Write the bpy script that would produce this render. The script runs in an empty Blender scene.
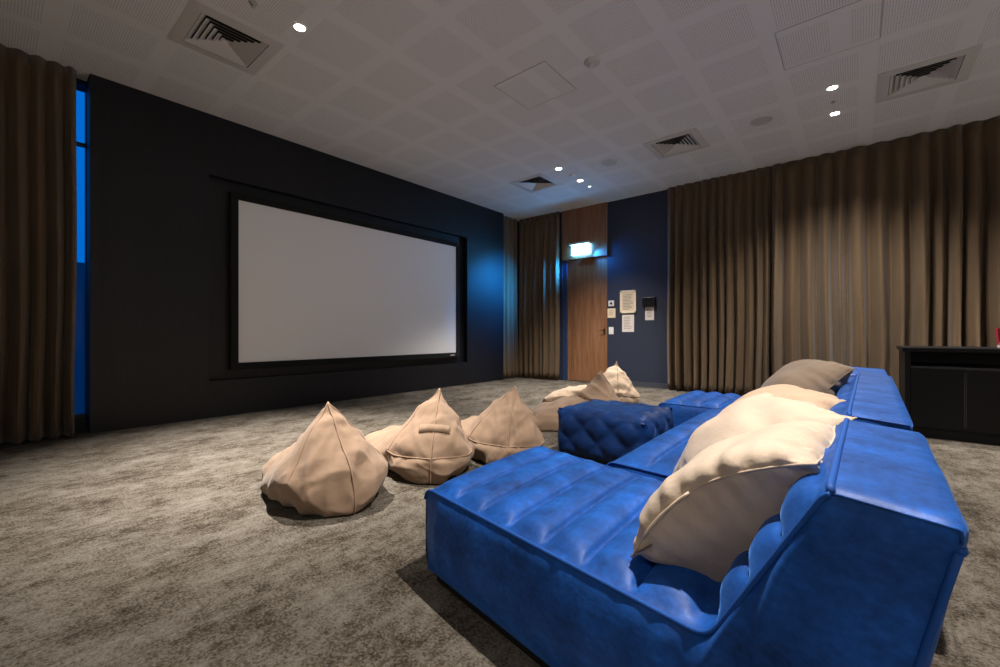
import bpy, bmesh, math, random
import numpy as np
from mathutils import Vector, Matrix
C = bpy.context.scene.collection
SC = bpy.context.scene
PI = math.pi
CEIL = 3.6
random.seed(7)

# ---------------------------------------------------------------- helpers
def link(name, me, mat=None, parent=None, smooth=False):
    o = bpy.data.objects.new(name, me)
    C.objects.link(o)
    if mat: me.materials.append(mat)
    if smooth:
        me.polygons.foreach_set('use_smooth', [True]*len(me.polygons))
    if parent: o.parent = parent
    return o
def obj(name, bm, mat=None, parent=None, smooth=False):
    bmesh.ops.recalc_face_normals(bm, faces=bm.faces)
    me = bpy.data.meshes.new(name); bm.to_mesh(me); bm.free()
    return link(name, me, mat, parent, smooth)
def pyobj(name, V, F, mat=None, parent=None, smooth=True):
    me = bpy.data.meshes.new(name)
    me.from_pydata([tuple(map(float, v)) for v in V], [], [tuple(map(int, f)) for f in F]); me.update()
    bm = bmesh.new(); bm.from_mesh(me); bmesh.ops.remove_doubles(bm, verts=bm.verts, dist=1e-5)
    bmesh.ops.recalc_face_normals(bm, faces=bm.faces); bm.to_mesh(me); bm.free()
    return link(name, me, mat, parent, smooth)
def box(bm, x0, y0, z0, x1, y1, z1, bev=0):
    b = bmesh.new()
    vs = [b.verts.new((x, y, z)) for x in (x0, x1) for y in (y0, y1) for z in (z0, z1)]
    for f in ((0,1,3,2),(4,6,7,5),(0,4,5,1),(2,3,7,6),(0,2,6,4),(1,5,7,3)): b.faces.new([vs[i] for i in f])
    bmesh.ops.recalc_face_normals(b, faces=b.faces)
    if bev: bmesh.ops.bevel(b, geom=list(b.edges), offset=bev, segments=2, affect='EDGES', profile=.5)
    me = bpy.data.meshes.new('t'); b.to_mesh(me); b.free(); bm.from_mesh(me); bpy.data.meshes.remove(me)
def lathe(bm, prof, cx=0, cy=0, n=32):
    rows = []
    for r, z in prof:
        if r < 1e-6: rows.append([bm.verts.new((cx, cy, z))])
        else: rows.append([bm.verts.new((cx+r*math.cos(2*PI*k/n), cy+r*math.sin(2*PI*k/n), z)) for k in range(n)])
    for a, b in zip(rows, rows[1:]):
        for k in range(n):
            k2 = (k+1) % n
            if len(a) == 1 and len(b) == 1: continue
            if len(a) == 1: bm.faces.new((a[0], b[k], b[k2]))
            elif len(b) == 1: bm.faces.new((a[k], a[k2], b[0]))
            else: bm.faces.new((a[k], a[k2], b[k2], b[k]))
def tube(bm, pts, r, n=8, closed=False):
    pts = [Vector(p) for p in pts]; m = len(pts); rings = []
    t0 = None
    for i, p in enumerate(pts):
        if closed: t = pts[(i+1) % m]-pts[i-1]
        else: t = pts[min(i+1, m-1)]-pts[max(i-1, 0)]
        if t.length < 1e-9: t = Vector((0, 0, 1))
        t.normalize()
        if t0 is None:
            u = t.orthogonal().normalized()
        else:
            u = (u - t*u.dot(t)).normalized()
        t0 = t; w = t.cross(u)
        rr = r[i] if isinstance(r, (list, tuple)) else r
        rings.append([bm.verts.new(p+(u*math.cos(2*PI*k/n)+w*math.sin(2*PI*k/n))*rr) for k in range(n)])
    for i in range(m if closed else m-1):
        a, b = rings[i], rings[(i+1) % m]
        for k in range(n): bm.faces.new((a[k], a[(k+1) % n], b[(k+1) % n], b[k]))
    if not closed:
        bm.faces.new(rings[0][::-1]); bm.faces.new(rings[-1])
def tag(o, label, cat, group=None, kind=None):
    o['label'] = label; o['category'] = cat
    if group: o['group'] = group
    if kind: o['kind'] = kind
    return o
def thing(name, label, cat, loc=(0, 0, 0), group=None):
    o = bpy.data.objects.new(name, None); C.objects.link(o); o.location = loc; o.empty_display_size = .1
    return tag(o, label, cat, group)
def structure(o, label=None):
    o['kind'] = 'structure'
    if label: o['label'] = label; 
    return o
def rel(o, parent):
    """keep world-space mesh data under an Empty that has a location"""
    o.data.transform(Matrix.Translation(-parent.location)); return o

# ---------------------------------------------------------------- materials
def mat(name, col=(.5,.5,.5), rough=.6, metal=0, **kw):
    m = bpy.data.materials.new(name); m.use_nodes = True
    b = m.node_tree.nodes['Principled BSDF']
    b.inputs['Base Color'].default_value = (*col, 1); b.inputs['Roughness'].default_value = rough; b.inputs['Metallic'].default_value = metal
    for k, v in kw.items():
        b.inputs[k].default_value = v
    return m
class NT:
    def __init__(s, m): s.m = m; s.t = m.node_tree; s.b = s.t.nodes['Principled BSDF']
    def n(s, typ, **kw):
        nd = s.t.nodes.new('ShaderNode'+typ)
        for k, v in kw.items():
            if k.startswith('i_'): nd.inputs[k[2:].replace('_', ' ')].default_value = v
            else: setattr(nd, k, v)
        return nd
    def l(s, a, b): s.t.links.new(a, b)
    def coords(s, scale=(1,1,1), rot=(0,0,0), out='Object'):
        tc = s.n('TexCoord'); mp = s.n('Mapping'); s.l(tc.outputs[out], mp.inputs['Vector'])
        mp.inputs['Scale'].default_value = scale; mp.inputs['Rotation'].default_value = rot
        return mp.outputs[0]
    def noise(s, vec, scale, detail=4, rough=.5):
        nd = s.n('TexNoise'); nd.inputs['Scale'].default_value = scale; nd.inputs['Detail'].default_value = detail; nd.inputs['Roughness'].default_value = rough
        if vec is not None: s.l(vec, nd.inputs['Vector'])
        return nd.outputs['Fac']
    def ramp(s, fac, stops, interp='LINEAR'):
        r = s.n('ValToRGB'); r.color_ramp.interpolation = interp
        els = r.color_ramp.elements
        while len(els) < len(stops): els.new(.5)
        for e, (p, c) in zip(els, stops): e.position = p; e.color = (*c, 1) if len(c) == 3 else c
        s.l(fac, r.inputs[0]); return r.outputs[0]
    def math(s, op, a, b=None):
        nd = s.n('Math', operation=op)
        for i, v in enumerate((a, b)):
            if v is None: continue
            if isinstance(v, (int, float)): nd.inputs[i].default_value = v
            else: s.l(v, nd.inputs[i])
        return nd.outputs[0]
    def mix(s, fac, a, b, blend='MIX'):
        nd = s.n('Mix', data_type='RGBA', blend_type=blend)
        for sock, v in ((nd.inputs[0], fac), (nd.inputs[6], a), (nd.inputs[7], b)):
            if isinstance(v, (int, float)): sock.default_value = v
            elif isinstance(v, tuple): sock.default_value = (*v, 1)
            else: s.l(v, sock)
        return nd.outputs[2]
    def bump(s, h, strength=.3, dist=.01):
        b = s.n('Bump'); b.inputs['Strength'].default_value = strength; b.inputs['Distance'].default_value = dist
        s.l(h, b.inputs['Height']); s.l(b.outputs[0], s.b.inputs['Normal'])
    def col(s, c): s.l(c, s.b.inputs['Base Color'])

def velvet(name, c0, c1, sheen, tint):
    m = mat(name, c0, .55); t = NT(m)
    v = t.coords()
    big = t.noise(t.coords((1.0, 1.5, 1.3)), 4.5, 5, .62)
    fine = t.noise(t.coords((6, 3, 8)), 9, 4, .6)
    f = t.math('ADD', t.math('MULTIPLY', big, .75), t.math('MULTIPLY', fine, .3))
    t.col(t.ramp(f, [(.37, c0), (.55, c1), (.72, tuple(min(1, x*1.75) for x in c1))]))
    r = t.ramp(f, [(.35, (.62,)*3), (.7, (.42,)*3)]); t.l(r, t.b.inputs['Roughness'])
    t.b.inputs['Sheen Weight'].default_value = sheen; t.b.inputs['Sheen Roughness'].default_value = .35
    t.b.inputs['Sheen Tint'].default_value = (*tint, 1)
    t.b.inputs['Specular IOR Level'].default_value = .25
    wr = t.noise(t.coords((1, 1, 1)), 24.0, 3, .5)
    t.bump(t.math('ADD', t.math('MULTIPLY', wr, .35), t.math('MULTIPLY', fine, .12)), .16, .03)
    return m
def fabric(name, c0, c1, wr=.35, sheen=.15):
    m = mat(name, c0, .85); t = NT(m)
    n1 = t.noise(t.coords(), 6, 4, .55)
    t.col(t.ramp(n1, [(.35, c0), (.65, c1)]))
    t.b.inputs['Sheen Weight'].default_value = sheen
    t.b.inputs['Specular IOR Level'].default_value = .2
    w = t.noise(t.coords((1, 1, 1)), 9, 4, .5); wv = t.noise(t.coords(), 420, 1)
    t.bump(t.math('ADD', w, t.math('MULTIPLY', wv, .03)), wr, .02)
    return m
M = {}
M['velvet'] = velvet('blue_velvet', (.004, .032, .150), (.009, .074, .33), .45, (.12, .36, 1))
M['velvet_dark'] = velvet('deep_blue_velvet', (.0032, .018, .080), (.005, .028, .125), .2, (.15, .35, 1))
M['piping'] = mat('blue_piping', (.014, .080, .34), .6, **{'Specular IOR Level': .2})
M['bag'] = fabric('tan_canvas', (.225, .152, .102), (.27, .184, .126), .3)
M['bag_pale'] = fabric('pale_tan_canvas', (.40, .30, .215), (.47, .36, .265), .45)
M['bag_seam'] = mat('tan_seam', (.27, .175, .12), .8)
M['pillow'] = fabric('cream_cotton', (.55, .44, .345), (.60, .485, .38), .5)
M['pillow_tan'] = fabric('tan_cotton', (.47, .34, .24), (.52, .38, .27), .25)
M['pillow_taupe'] = fabric('taupe_cotton', (.17, .125, .092), (.20, .15, .11), .2)
M['tag'] = mat('grey_tag', (.12, .11, .10), .7)
M['dark_thread'] = mat('dark_seam', (.05, .035, .028), .8)

m = M['curtain'] = mat('brown_curtain', (.12, .08, .05), .8); t = NT(m)
n1 = t.noise(t.coords((1, 1, .25)), 5, 4)
t.col(t.ramp(n1, [(.3, (.112, .075, .044)), (.7, (.143, .097, .057))]))
t.b.inputs['Sheen Weight'].default_value = .25; t.b.inputs['Sheen Roughness'].default_value = .4
t.b.inputs['Specular IOR Level'].default_value = .2
t.bump(t.noise(t.coords((60, 60, 90)), 8, 2), .15, .003)

# carpet
m = M['carpet'] = mat('carpet', (.2, .18, .15), .95); t = NT(m)
v = t.coords()
a = t.noise(t.coords((1.8, 1.1, 1), (0, 0, .0)), 1.9, 12, .80)
b2 = t.noise(t.coords((4.2, 2.4, 1), (0, 0, .0)), 5.0, 8, .8)
fine = t.noise(v, 95, 3, .7)
tn = t.n('TexBrick'); t.l(t.coords((1, 1, 1), (0, 0, PI/2)), tn.inputs['Vector'])
for k, vv in (('Scale', 1), ('Mortar Size', .006), ('Brick Width', 1.0), ('Row Height', .25), ('Bias', 0)): tn.inputs[k].default_value = vv
tn.inputs['Color1'].default_value = (0, 0, 0, 1); tn.inputs['Color2'].default_value = (1, 1, 1, 1); tn.inputs['Mortar'].default_value = (.5, .5, .5, 1)
plank = t.n('RGBToBW'); t.l(tn.outputs['Color'], plank.inputs[0])
f = t.math('ADD', t.math('MULTIPLY', a, .62), t.math('MULTIPLY', b2, .42))
f = t.math('ADD', f, t.math('MULTIPLY', t.math('SUBTRACT', plank.outputs[0], .5), .008))
f = t.math('ADD', f, t.math('MULTIPLY', t.math('SUBTRACT', fine, .5), .42))
c = t.ramp(f, [(.41, (.026, .020, .0135)), (.475, (.064, .052, .039)), (.53, (.116, .102, .084)), (.64, (.178, .163, .140))])
c = t.mix(t.math('MULTIPLY', tn.outputs['Fac'], .30), c, (.055, .045, .035))
t.col(c); t.b.inputs['Specular IOR Level'].default_value = .1
t.bump(t.math('ADD', fine, t.math('MULTIPLY', f, .8)), .6, .008)

# perforated plaster ceiling: a 0.675 m grid of drilled squares between plain bands
m = M['ceiling'] = mat('perforated_ceiling', (.6, .58, .56), .9); t = NT(m)
tc = t.n('TexCoord'); sp = t.n('SeparateXYZ'); t.l(tc.outputs['Object'], sp.inputs[0])
def cell(s, off, per=.675):
    q = t.math('FRACT', t.math('DIVIDE', t.math('ADD', s, -off+67.5), per))
    return t.math('MULTIPLY', t.math('ABSOLUTE', t.math('SUBTRACT', q, .5)), 2*per/2)   # 0 in the middle of a square, .3375 on a grid line
cx_, cy_ = cell(sp.outputs[0], -2.62), cell(sp.outputs[1], 2.38)
mx = t.math('MAXIMUM', cx_, cy_)
sq = t.n('MapRange'); sq.inputs['From Min'].default_value = .262; sq.inputs['From Max'].default_value = .272; sq.inputs['To Min'].default_value = 1; sq.inputs['To Max'].default_value = 0
t.l(mx, sq.inputs['Value'])
def dots(s): return t.math('MULTIPLY', t.math('ABSOLUTE', t.math('SUBTRACT', t.math('FRACT', t.math('DIVIDE', t.math('ADD', s, 60), .018)), .5)), .036)
dx, dy = dots(sp.outputs[0]), dots(sp.outputs[1])
dd = t.math('SQRT', t.math('ADD', t.math('POWER', dx, 2), t.math('POWER', dy, 2)))
hole = t.math('MULTIPLY', t.math('LESS_THAN', dd, .0054), sq.outputs[0])
plain = t.mix(t.noise(t.coords(), 1.3, 2), (.765, .77, .785), (.80, .805, .82))
t.col(t.mix(hole, plain, (.06, .055, .05))); t.b.inputs['Specular IOR Level'].default_value = .15

def wood(name, cols, scale=(18, 18, .7), rough=.45, bumps=.05):
    m = mat(name, cols[0], rough); t = NT(m)
    g = t.noise(t.coords(scale), 2.2, 8, .65); h = t.noise(t.coords((2.6, 2.6, .12)), 2.0, 3)
    f = t.math('ADD', t.math('MULTIPLY', g, .7), t.math('MULTIPLY', h, .35))
    t.col(t.ramp(f, [(.36, cols[0]), (.52, cols[1]), (.68, cols[2])])); t.bump(g, bumps, .003)
    return m
M['walnut'] = wood('walnut_veneer', [(.11, .046, .020), (.235, .108, .050), (.34, .18, .095)])
m = M['black_wood'] = wood('black_stained_veneer', [(.0036, .0040, .0060), (.0060, .0064, .0095), (.0095, .0100, .0140)], (30, 30, .5), .50, .05)
m.node_tree.nodes['Principled BSDF'].inputs['Specular IOR Level'].default_value = .4
M['navy'] = mat('navy_paint', (.020, .027, .052), .55)
M['side_paint'] = mat('pale_grey_paint', (.50, .48, .46), .8)
M['black'] = mat('black_metal', (.006, .006, .007), .5)
M['frame_black'] = mat('black_flock', (.004, .004, .004), .9)
M['screen'] = mat('white_screen_fabric', (.93, .935, .94), .9, **{'Specular IOR Level': .05})
M['white_metal'] = mat('white_painted_metal', (.62, .61, .60), .5)
M['duct'] = mat('dark_duct', (.03, .03, .03), .9)
M['grille'] = mat('grey_grille', (.52, .51, .505), .7)
M['white_plastic'] = mat('white_plastic', (.72, .70, .68), .4)
M['chrome'] = mat('steel', (.55, .54, .52), .3, 1)
M['dark_steel'] = mat('dark_bronze_steel', (.10, .08, .06), .35, 1)
M['paper'] = mat('paper', (.66, .60, .57), .85)
M['cream'] = mat('cream_board', (.70, .58, .42), .7)
M['ink'] = mat('print_ink', (.30, .25, .20), .9)
M['cabinet'] = mat('black_laminate', (.0035, .0035, .0045), .45, **{'Specular IOR Level': .25})
M['cabinet_edge'] = mat('grey_edge', (.045, .045, .05), .4)
M['red'] = mat('red_carton', (.42, .012, .03), .5)
M['white'] = mat('white_print', (.7, .66, .64), .5)
M['skirting'] = mat('skirting_navy', (.05, .055, .075), .5)
def emit(name, col, s):
    m = mat(name, (1, 1, 1)); b = m.node_tree.nodes['Principled BSDF']
    b.inputs['Emission Color'].default_value = (*col, 1); b.inputs['Emission Strength'].default_value = s; return m
M['lamp'] = emit('lamp_lens', (1, .93, .84), 30)
M['exit'] = emit('exit_sign_light', (.08, .45, 1), 36)
m = M['glass'] = mat('window_glass', (1, 1, 1), .02, **{'Transmission Weight': 1.0, 'IOR': 1.1})

# ---------------------------------------------------------------- the room
XW, YW = -6.10, 7.86          # left and back walls
XE, YS = 4.6, -3.2            # the unseen right and rear walls
PX = -5.88                    # face of the dark screen panelling
def quadbox(name, *b, m, bev=0): 
    bm = bmesh.new(); box(bm, *b, bev=bev); return structure(obj(name, bm, m))
quadbox('floor', XW-.2, YS-.2, -.1, XE+.2, YW+.2, 0, m=M['carpet'])
# left wall: split round the tall window behind the curtain
bm = bmesh.new()
wy0, wy1, wz0, wz1 = -.9, .66, .12, 3.585
box(bm, XW-.2, YS-.2, 0, XW, wy0, CEIL); box(bm, XW-.2, wy1, 0, XW, YW, CEIL)
box(bm, XW-.2, wy0, 0, XW, wy1, wz0); box(bm, XW-.2, wy0, wz1, XW, wy1, CEIL)
structure(obj('wall_left', bm, M['navy']), 'dark navy wall behind the left curtain and the screen panelling')
# window
win = bpy.data.objects.new('window_1', None); C.objects.link(win); structure(win, 'tall window glowing dusk blue in the gap beside the left curtain')
bm = bmesh.new()
for a in ((wy0, wz0, wy0+.05, wz1), (wy1-.02, wz0, wy1, wz1), (wy0, wz0, wy1, wz0+.05), (wy0, wz1-.02, wy1, wz1), (wy0, 2.94, wy1, 2.97)):
    box(bm, XW-.10, a[0], a[1], XW-.04, a[2], a[3])
obj('window_frame', bm, mat('window_frame_blue', (.03, .06, .12), .4), win)
bm = bmesh.new(); box(bm, XW-.08, wy0, wz0, XW-.07, wy1, wz1); obj('pane', bm, M['glass'], win)
# the dark neighbouring building that fills the lower half of the view out
bm = bmesh.new(); box(bm, -17, -14, -9, -13, 14, 2.55); structure(obj('outside_wall', bm, mat('dusk_facade', (.10, .11, .13), .8)), 'dark facade seen through the lower part of the window')
# back wall with the door recess
bm = bmesh.new()
dx0, dx1 = -4.830, -3.800
box(bm, XW-.2, YW, 0, dx0, YW+.25, CEIL); box(bm, dx1, YW, 0, XE+.2, YW+.25, CEIL); box(bm, dx0, YW+.10, 0, dx1, YW+.25, CEIL)
structure(obj('wall_back', bm, M['navy']), 'navy blue wall with the door and the pinned notices')
bm = bmesh.new(); box(bm, XE, YS-.2, 0, XE+.2, YW+.2, CEIL); structure(obj('wall_right', bm, M['side_paint']))
bm = bmesh.new(); box(bm, XW-.2, YS-.2, 0, XE+.2, YS, CEIL); structure(obj('wall_front', bm, M['side_paint']))
bm = bmesh.new(); box(bm, dx1, YW-.014, 0, -2.4, YW, .09); structure(obj('baseboard_back', bm, M['skirting']))
# door
door = bpy.data.objects.new('door_1', None); C.objects.link(door); structure(door, 'tall walnut veneer door under the lit sign')
bm = bmesh.new(); box(bm, -4.735, YW+.045, .012, dx1-.02, YW+.085, 2.55, .003); obj('door_leaf', bm, M['walnut'], door)
hd = None
bm = bmesh.new(); box(bm, -3.900, YW+.036, .99, -3.862, YW+.0449, 1.10, .002)
hd = obj('door_handle', bm, M['dark_steel'], door)
bm = bmesh.new(); tube(bm, [(-3.88, YW+.036, 1.06), (-3.88, YW+.005, 1.06), (-3.888, YW-.005, 1.06), (-3.965, YW-.005, 1.06)], .007, 10); obj('lever', bm, M['dark_steel'], hd)
bm = bmesh.new(); box(bm, dx0+.001, YW+.02, 0, -4.737, YW+.0999, 2.54); structure(obj('trim_1', bm, mat('blue_lit_jamb', (.022, .045, .12), .45)), 'blue painted strip left of the door')  # the sign's blue light is put into the jamb colour
# walnut panel over the door, carries the sign
bm = bmesh.new(); box(bm, dx0+.001, YW-.03, 2.552, dx1-.001, YW+.099, CEIL-.001, .002); structure(obj('trim_2', bm, M['walnut']), 'walnut veneer panel above the door')
bm = bmesh.new(); box(bm, dx1-.0008, YW-.034, 2.53, dx1+.008, YW-.0001, CEIL-.001); structure(obj('trim_3', bm, mat('panel_edge', (.25, .19, .15), .5)))
# door threshold strip
bm = bmesh.new(); box(bm, -4.735, YW+.002, 0, dx1-.002, YW+.044, .01); structure(obj('trim_4', bm, M['chrome']))

# screen panelling with niche
ny0, ny1, nz0, nz1 = 1.667, 6.03, .435, 2.885; py0, py1 = .645, 7.15; nd = .10
bm = bmesh.new()
box(bm, XW, py0, 0, PX, ny0, CEIL); box(bm, XW, ny1, 0, PX, py1, CEIL)
box(bm, XW, ny0, 0, PX, ny1, nz0); box(bm, XW, ny0, nz1, PX, ny1, CEIL)
box(bm, XW, ny0, nz0, PX-nd, ny1, nz1)
structure(obj('wall_panelling', bm, M['black_wood']), 'black stained wood panelling round the recessed screen')

# ---------------------------------------------------------------- ceiling with openings for the air diffusers
vents = [(-4.31, 1.355), (-1.91, 6.07), (-4.265, 6.07), (.515, 6.07)]
VH = .275
xs = sorted({XW-.2, XE+.2} | {round(x+s*VH, 4) for x, y in vents for s in (-1, 1)})
ys = sorted({YS-.2, YW+.2} | {round(y+s*VH, 4) for x, y in vents for s in (-1, 1)})
bm = bmesh.new(); vv = {}
def gv(x, y):
    if (x, y) not in vv: vv[(x, y)] = bm.verts.new((x, y, CEIL))
    return vv[(x, y)]
for x0, x1 in zip(xs, xs[1:]):
    for y0, y1 in zip(ys, ys[1:]):
        mxx, myy = (x0+x1)/2, (y0+y1)/2
        if any(abs(mxx-x) < VH and abs(myy-y) < VH for x, y in vents): continue
        bm.faces.new((gv(x0, y0), gv(x0, y1), gv(x1, y1), gv(x1, y0)))
ce = structure(obj('ceiling', bm, M['ceiling']), 'pale plaster ceiling with a grid of perforated squares')
# solid slab above so that no light leaks in
bm = bmesh.new(); box(bm, XW-.2, YS-.2, CEIL+.16, XE+.2, YW+.2, CEIL+.3); structure(obj('roof_slab', bm, M['duct']))
bm = bmesh.new()
for b_ in ((XW-.25, YS-.25, XW-.2, YW+.25), (XE+.2, YS-.25, XE+.25, YW+.25), (XW-.2, YS-.25, XE+.2, YS-.2), (XW-.2, YW+.25, XE+.2, YW+.3)):
    box(bm, b_[0], b_[1], CEIL-.02, b_[2], b_[3], CEIL+.3)
structure(obj('roof_edge', bm, M['duct']))

def sqring(bm, r0, z0, r1, z1, th=.0025):
    a = [(-1,-1),(1,-1),(1,1),(-1,1)]
    R = [[bm.verts.new((x*r, y*r, z)) for x, y in a] for r, z in ((r0, z0), (r1, z1), (r1-th, z1+.0005), (r0-th, z0+.0025))]
    for q in range(4):
        A, B = R[q], R[(q+1) % 4]
        for k in range(4): bm.faces.new((A[k], A[(k+1) % 4], B[(k+1) % 4], B[k]))
vl = ['square air diffuser in the ceiling above the left part of the screen wall', 'square air diffuser in the ceiling before the blue wall and right curtain join',
      'farthest square air diffuser, near the ceiling corner over the door', 'square air diffuser in the ceiling at the right, above the black cabinet']
for (x, y), lb in zip(vents, vl):
    v = thing('air_diffuser', lb, 'air vent', (x, y, CEIL), 'square ceiling diffusers')
    bm = bmesh.new()
    sqring(bm, .355, -.004, .262, -.012, .004)
    obj('flange', bm, M['white_metal'], v)
    bm = bmesh.new(); 
    for k in range(4):
        ang = k*PI/2
        p = [(-.276, -.276, .0), (.276, -.276, .0), (.276, -.276, .14), (-.276, -.276, .14)]
        vs = [bm.verts.new((px*math.cos(ang)-py*math.sin(ang), px*math.sin(ang)+py*math.cos(ang), pz)) for px, py, pz in p]; bm.faces.new(vs)
    vs = [bm.verts.new((sx*.276, sy*.276, .14)) for sx, sy in ((-1,-1),(1,-1),(1,1),(-1,1))]; bm.faces.new(vs)
    obj('duct_box', bm, M['duct'], v)
    for k in range(6):
        r = .254-k*.041
        bm = bmesh.new(); sqring(bm, r, -.010, r-.040, .014); obj('louvre', bm, M['white_metal'], v)
# ---------------------------------------------------------------- ceiling fittings
def downlight(x, y, lb, on=True, watts=300, size=150, blend=.6, seen=True, col=(1, .92, .83)):
    if seen:
        d = thing('downlight', lb, 'ceiling light', (x, y, CEIL), 'recessed downlights')
        bm = bmesh.new(); lathe(bm, [(.042, -.001), (.045, -.007), (.058, -.006), (.060, -.0005)], n=28); obj('trim_ring', bm, M['white_plastic'], d, True)
        bm = bmesh.new(); lathe(bm, [(0, -.0045), (.034, -.004), (.043, -.0015)], n=24); obj('lens', bm, M['lamp'], d, True)
    L = bpy.data.lights.new('downlight_beam', 'SPOT'); L.energy = watts; L.spot_size = math.radians(size); L.spot_blend = blend; L.color = col
    L.shadow_soft_size = .03
    o = bpy.data.objects.new('downlight_beam', L); C.objects.link(o); o.location = (x, y, CEIL-.02)
    if seen: o.parent = d; o.location = (0, 0, -.02)
    return o
downlight(-3.63, 1.69, 'lit downlight alone at upper left, right of the left diffuser', watts=1250, size=70, blend=1)
downlight(-3.61, 5.76, 'lit downlight over the door side, nearer of the far left pair', watts=370, size=96, blend=1)
downlight(-3.61, 6.44, 'lit downlight nearest the door, farther of the far left pair', watts=370, size=96, blend=1)
downlight(-.2, 5.72, 'lit downlight at right, upper one of the pair before the long curtain', watts=225, size=132, blend=1)
downlight(-.2, 6.41, 'lit downlight at right, lower one closest to the long curtain', watts=155, size=126, blend=1)
downlight(-.2, 1.69, '', seen=False, watts=395, size=116, blend=.6)
downlight(-.2, -2.34, '', seen=False, watts=110, size=125, blend=.8)  # unseen lamp added behind the camera, fills the sofa's near side
downlight(3.6, 1.69, '', seen=False, watts=650, size=85, blend=.8)  # unseen lamp added at the rear, its bounce lifts ceiling and screen
downlight(3.6, -2.34, '', seen=False, watts=800, size=85, blend=.8)  # second unseen rear lamp, added for the same soft bounce fill
downlight(3.2, 5.72, '', seen=False, watts=330, size=120, blend=.8)
downlight(3.2, 6.41, '', seen=False, watts=330, size=120, blend=.8)
def disc(name, lb, cat, x, y, prof, m, parts=(), group=None):
    t_ = thing(name, lb, cat, (x, y, CEIL), group)
    for pn, pr_, pm in [('body', prof, m)] + list(parts):
        bm = bmesh.new(); lathe(bm, pr_, n=32); obj(pn, bm, pm, t_, True)
    return t_
for x, y, lb in ((-2.893, 6.044, 'round grey ceiling speaker between the two far diffusers'), (-.901, 6.056, 'round grey ceiling speaker left of the right pair of downlights')):
    t_ = thing('ceiling_speaker', lb, 'speaker', (x, y, CEIL), 'round ceiling speakers')
    bm = bmesh.new(); lathe(bm, [(.108, -.0005), (.112, -.006), (.120, -.006), (.122, -.0005)], n=36); obj('rim', bm, M['white_metal'], t_, True)
    bm = bmesh.new(); lathe(bm, [(0, -.006), (.06, -.0055), (.109, -.003)], n=36); obj('grille', bm, M['grille'], t_, True)
disc('smoke_detector', 'white round smoke detector in the middle of the ceiling', 'smoke detector', -1.943, 3.695, [(.075, -.0005), (.075, -.012), (.062, -.03), (0, -.034)], M['white_metal'], [('sensor_cap', [(.036, -.033), (.034, -.05), (.02, -.056), (0, -.056)], M['white_metal'])])
disc('sensor', 'small white round sensor between the far left pair of downlights', 'sensor', -3.587, 6.131, [(.05, -.0005), (.05, -.008), (.02, -.02), (0, -.02)], M['white_plastic'])
disc('sensor', 'tiny dark sensor between the right pair of downlights', 'sensor', -.2, 6.07, [(.026, -.0005), (.026, -.010), (.012, -.018), (0, -.018)], M['grille'])
disc('indicator_light', 'small white ceiling fitting beyond the far left pair of downlights, nearest the wood panel', 'ceiling light', -3.617, 6.786, [(.035, -.0005), (.035, -.006), (.025, -.012)], M['white_plastic'], [('lens', [(.025, -.010), (0, -.014)], emit('indicator', (.9, .95, 1), 2.5))])
disc('sprinkler', 'small sprinkler head at the top edge, right of the left diffuser', 'sprinkler', -3.64, 1.33, [(.032, -.0005), (.032, -.006), (.01, -.012), (.008, -.03), (.018, -.032), (.018, -.035), (0, -.035)], M['grille'])
def hatch(x0, y0, x1, y1, lb):
    h = thing('access_panel', lb, 'ceiling hatch', ((x0+x1)/2, (y0+y1)/2, CEIL), 'ceiling access panels')
    a, b = (x1-x0)/2, (y1-y0)/2
    bm = bmesh.new(); box(bm, -a+.004, -b+.004, -.004, a-.004, b-.004, -.0003, .001); p = obj('panel', bm, None, h)
    # panel keeps the ceiling's drilled pattern
    p.data.materials.append(M['hatch'])
    bm = bmesh.new()
    for q in ((-a-.005, -b-.005, a+.005, -b), (-a-.005, b, a+.005, b+.005), (-a-.005, -b, -a, b), (a, -b, a+.005, b)): box(bm, q[0], q[1], -.0025, q[2], q[3], -.0002)
    obj('edge_gap', bm, M['duct_line'], h)
M['duct_line'] = mat('shadow_gap', (.40, .39, .385), .9)
mh = M['hatch'] = M['ceiling'].copy(); 
for n in mh.node_tree.nodes:
    if n.type == 'TEX_COORD':
        pass
hatch(-.545, 4.36, .155, 5.03, 'large square access panel in the ceiling at upper right')
hatch(-2.92, 3.40, -2.29, 4.0, 'small faint access panel in the middle of the ceiling, left of the smoke detector')

# ---------------------------------------------------------------- projection screen
s = thing('projection_screen', 'wide white projection screen in a black frame recessed in the dark wall', 'projection screen', (PX-nd, 3.87, .54))
sy0, sy1, sz0, sz1 = 1.987, 5.755, .635, 2.665
bm = bmesh.new(); box(bm, PX-nd+.001, sy0-.01, sz0-.01, PX-.035, sy1+.01, sz1+.01); rel(obj('screen_fabric', bm, M['screen'], s), s)
bm = bmesh.new(); fw = .085
for q in ((sy0-fw, sz0-fw, sy1+fw, sz0), (sy0-fw, sz1, sy1+fw, sz1+fw), (sy0-fw, sz0, sy0, sz1), (sy1, sz0, sy1+fw, sz1)): box(bm, PX-nd+.001, q[0], q[1], PX-.01, q[2], q[3], .004)
rel(obj('frame', bm, M['frame_black'], s), s)
bm = bmesh.new(); box(bm, PX-.0101, 5.58, .582, PX-.006, 5.70, .600, .001); o = rel(obj('badge', bm, M['grille'], s), s)

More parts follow.
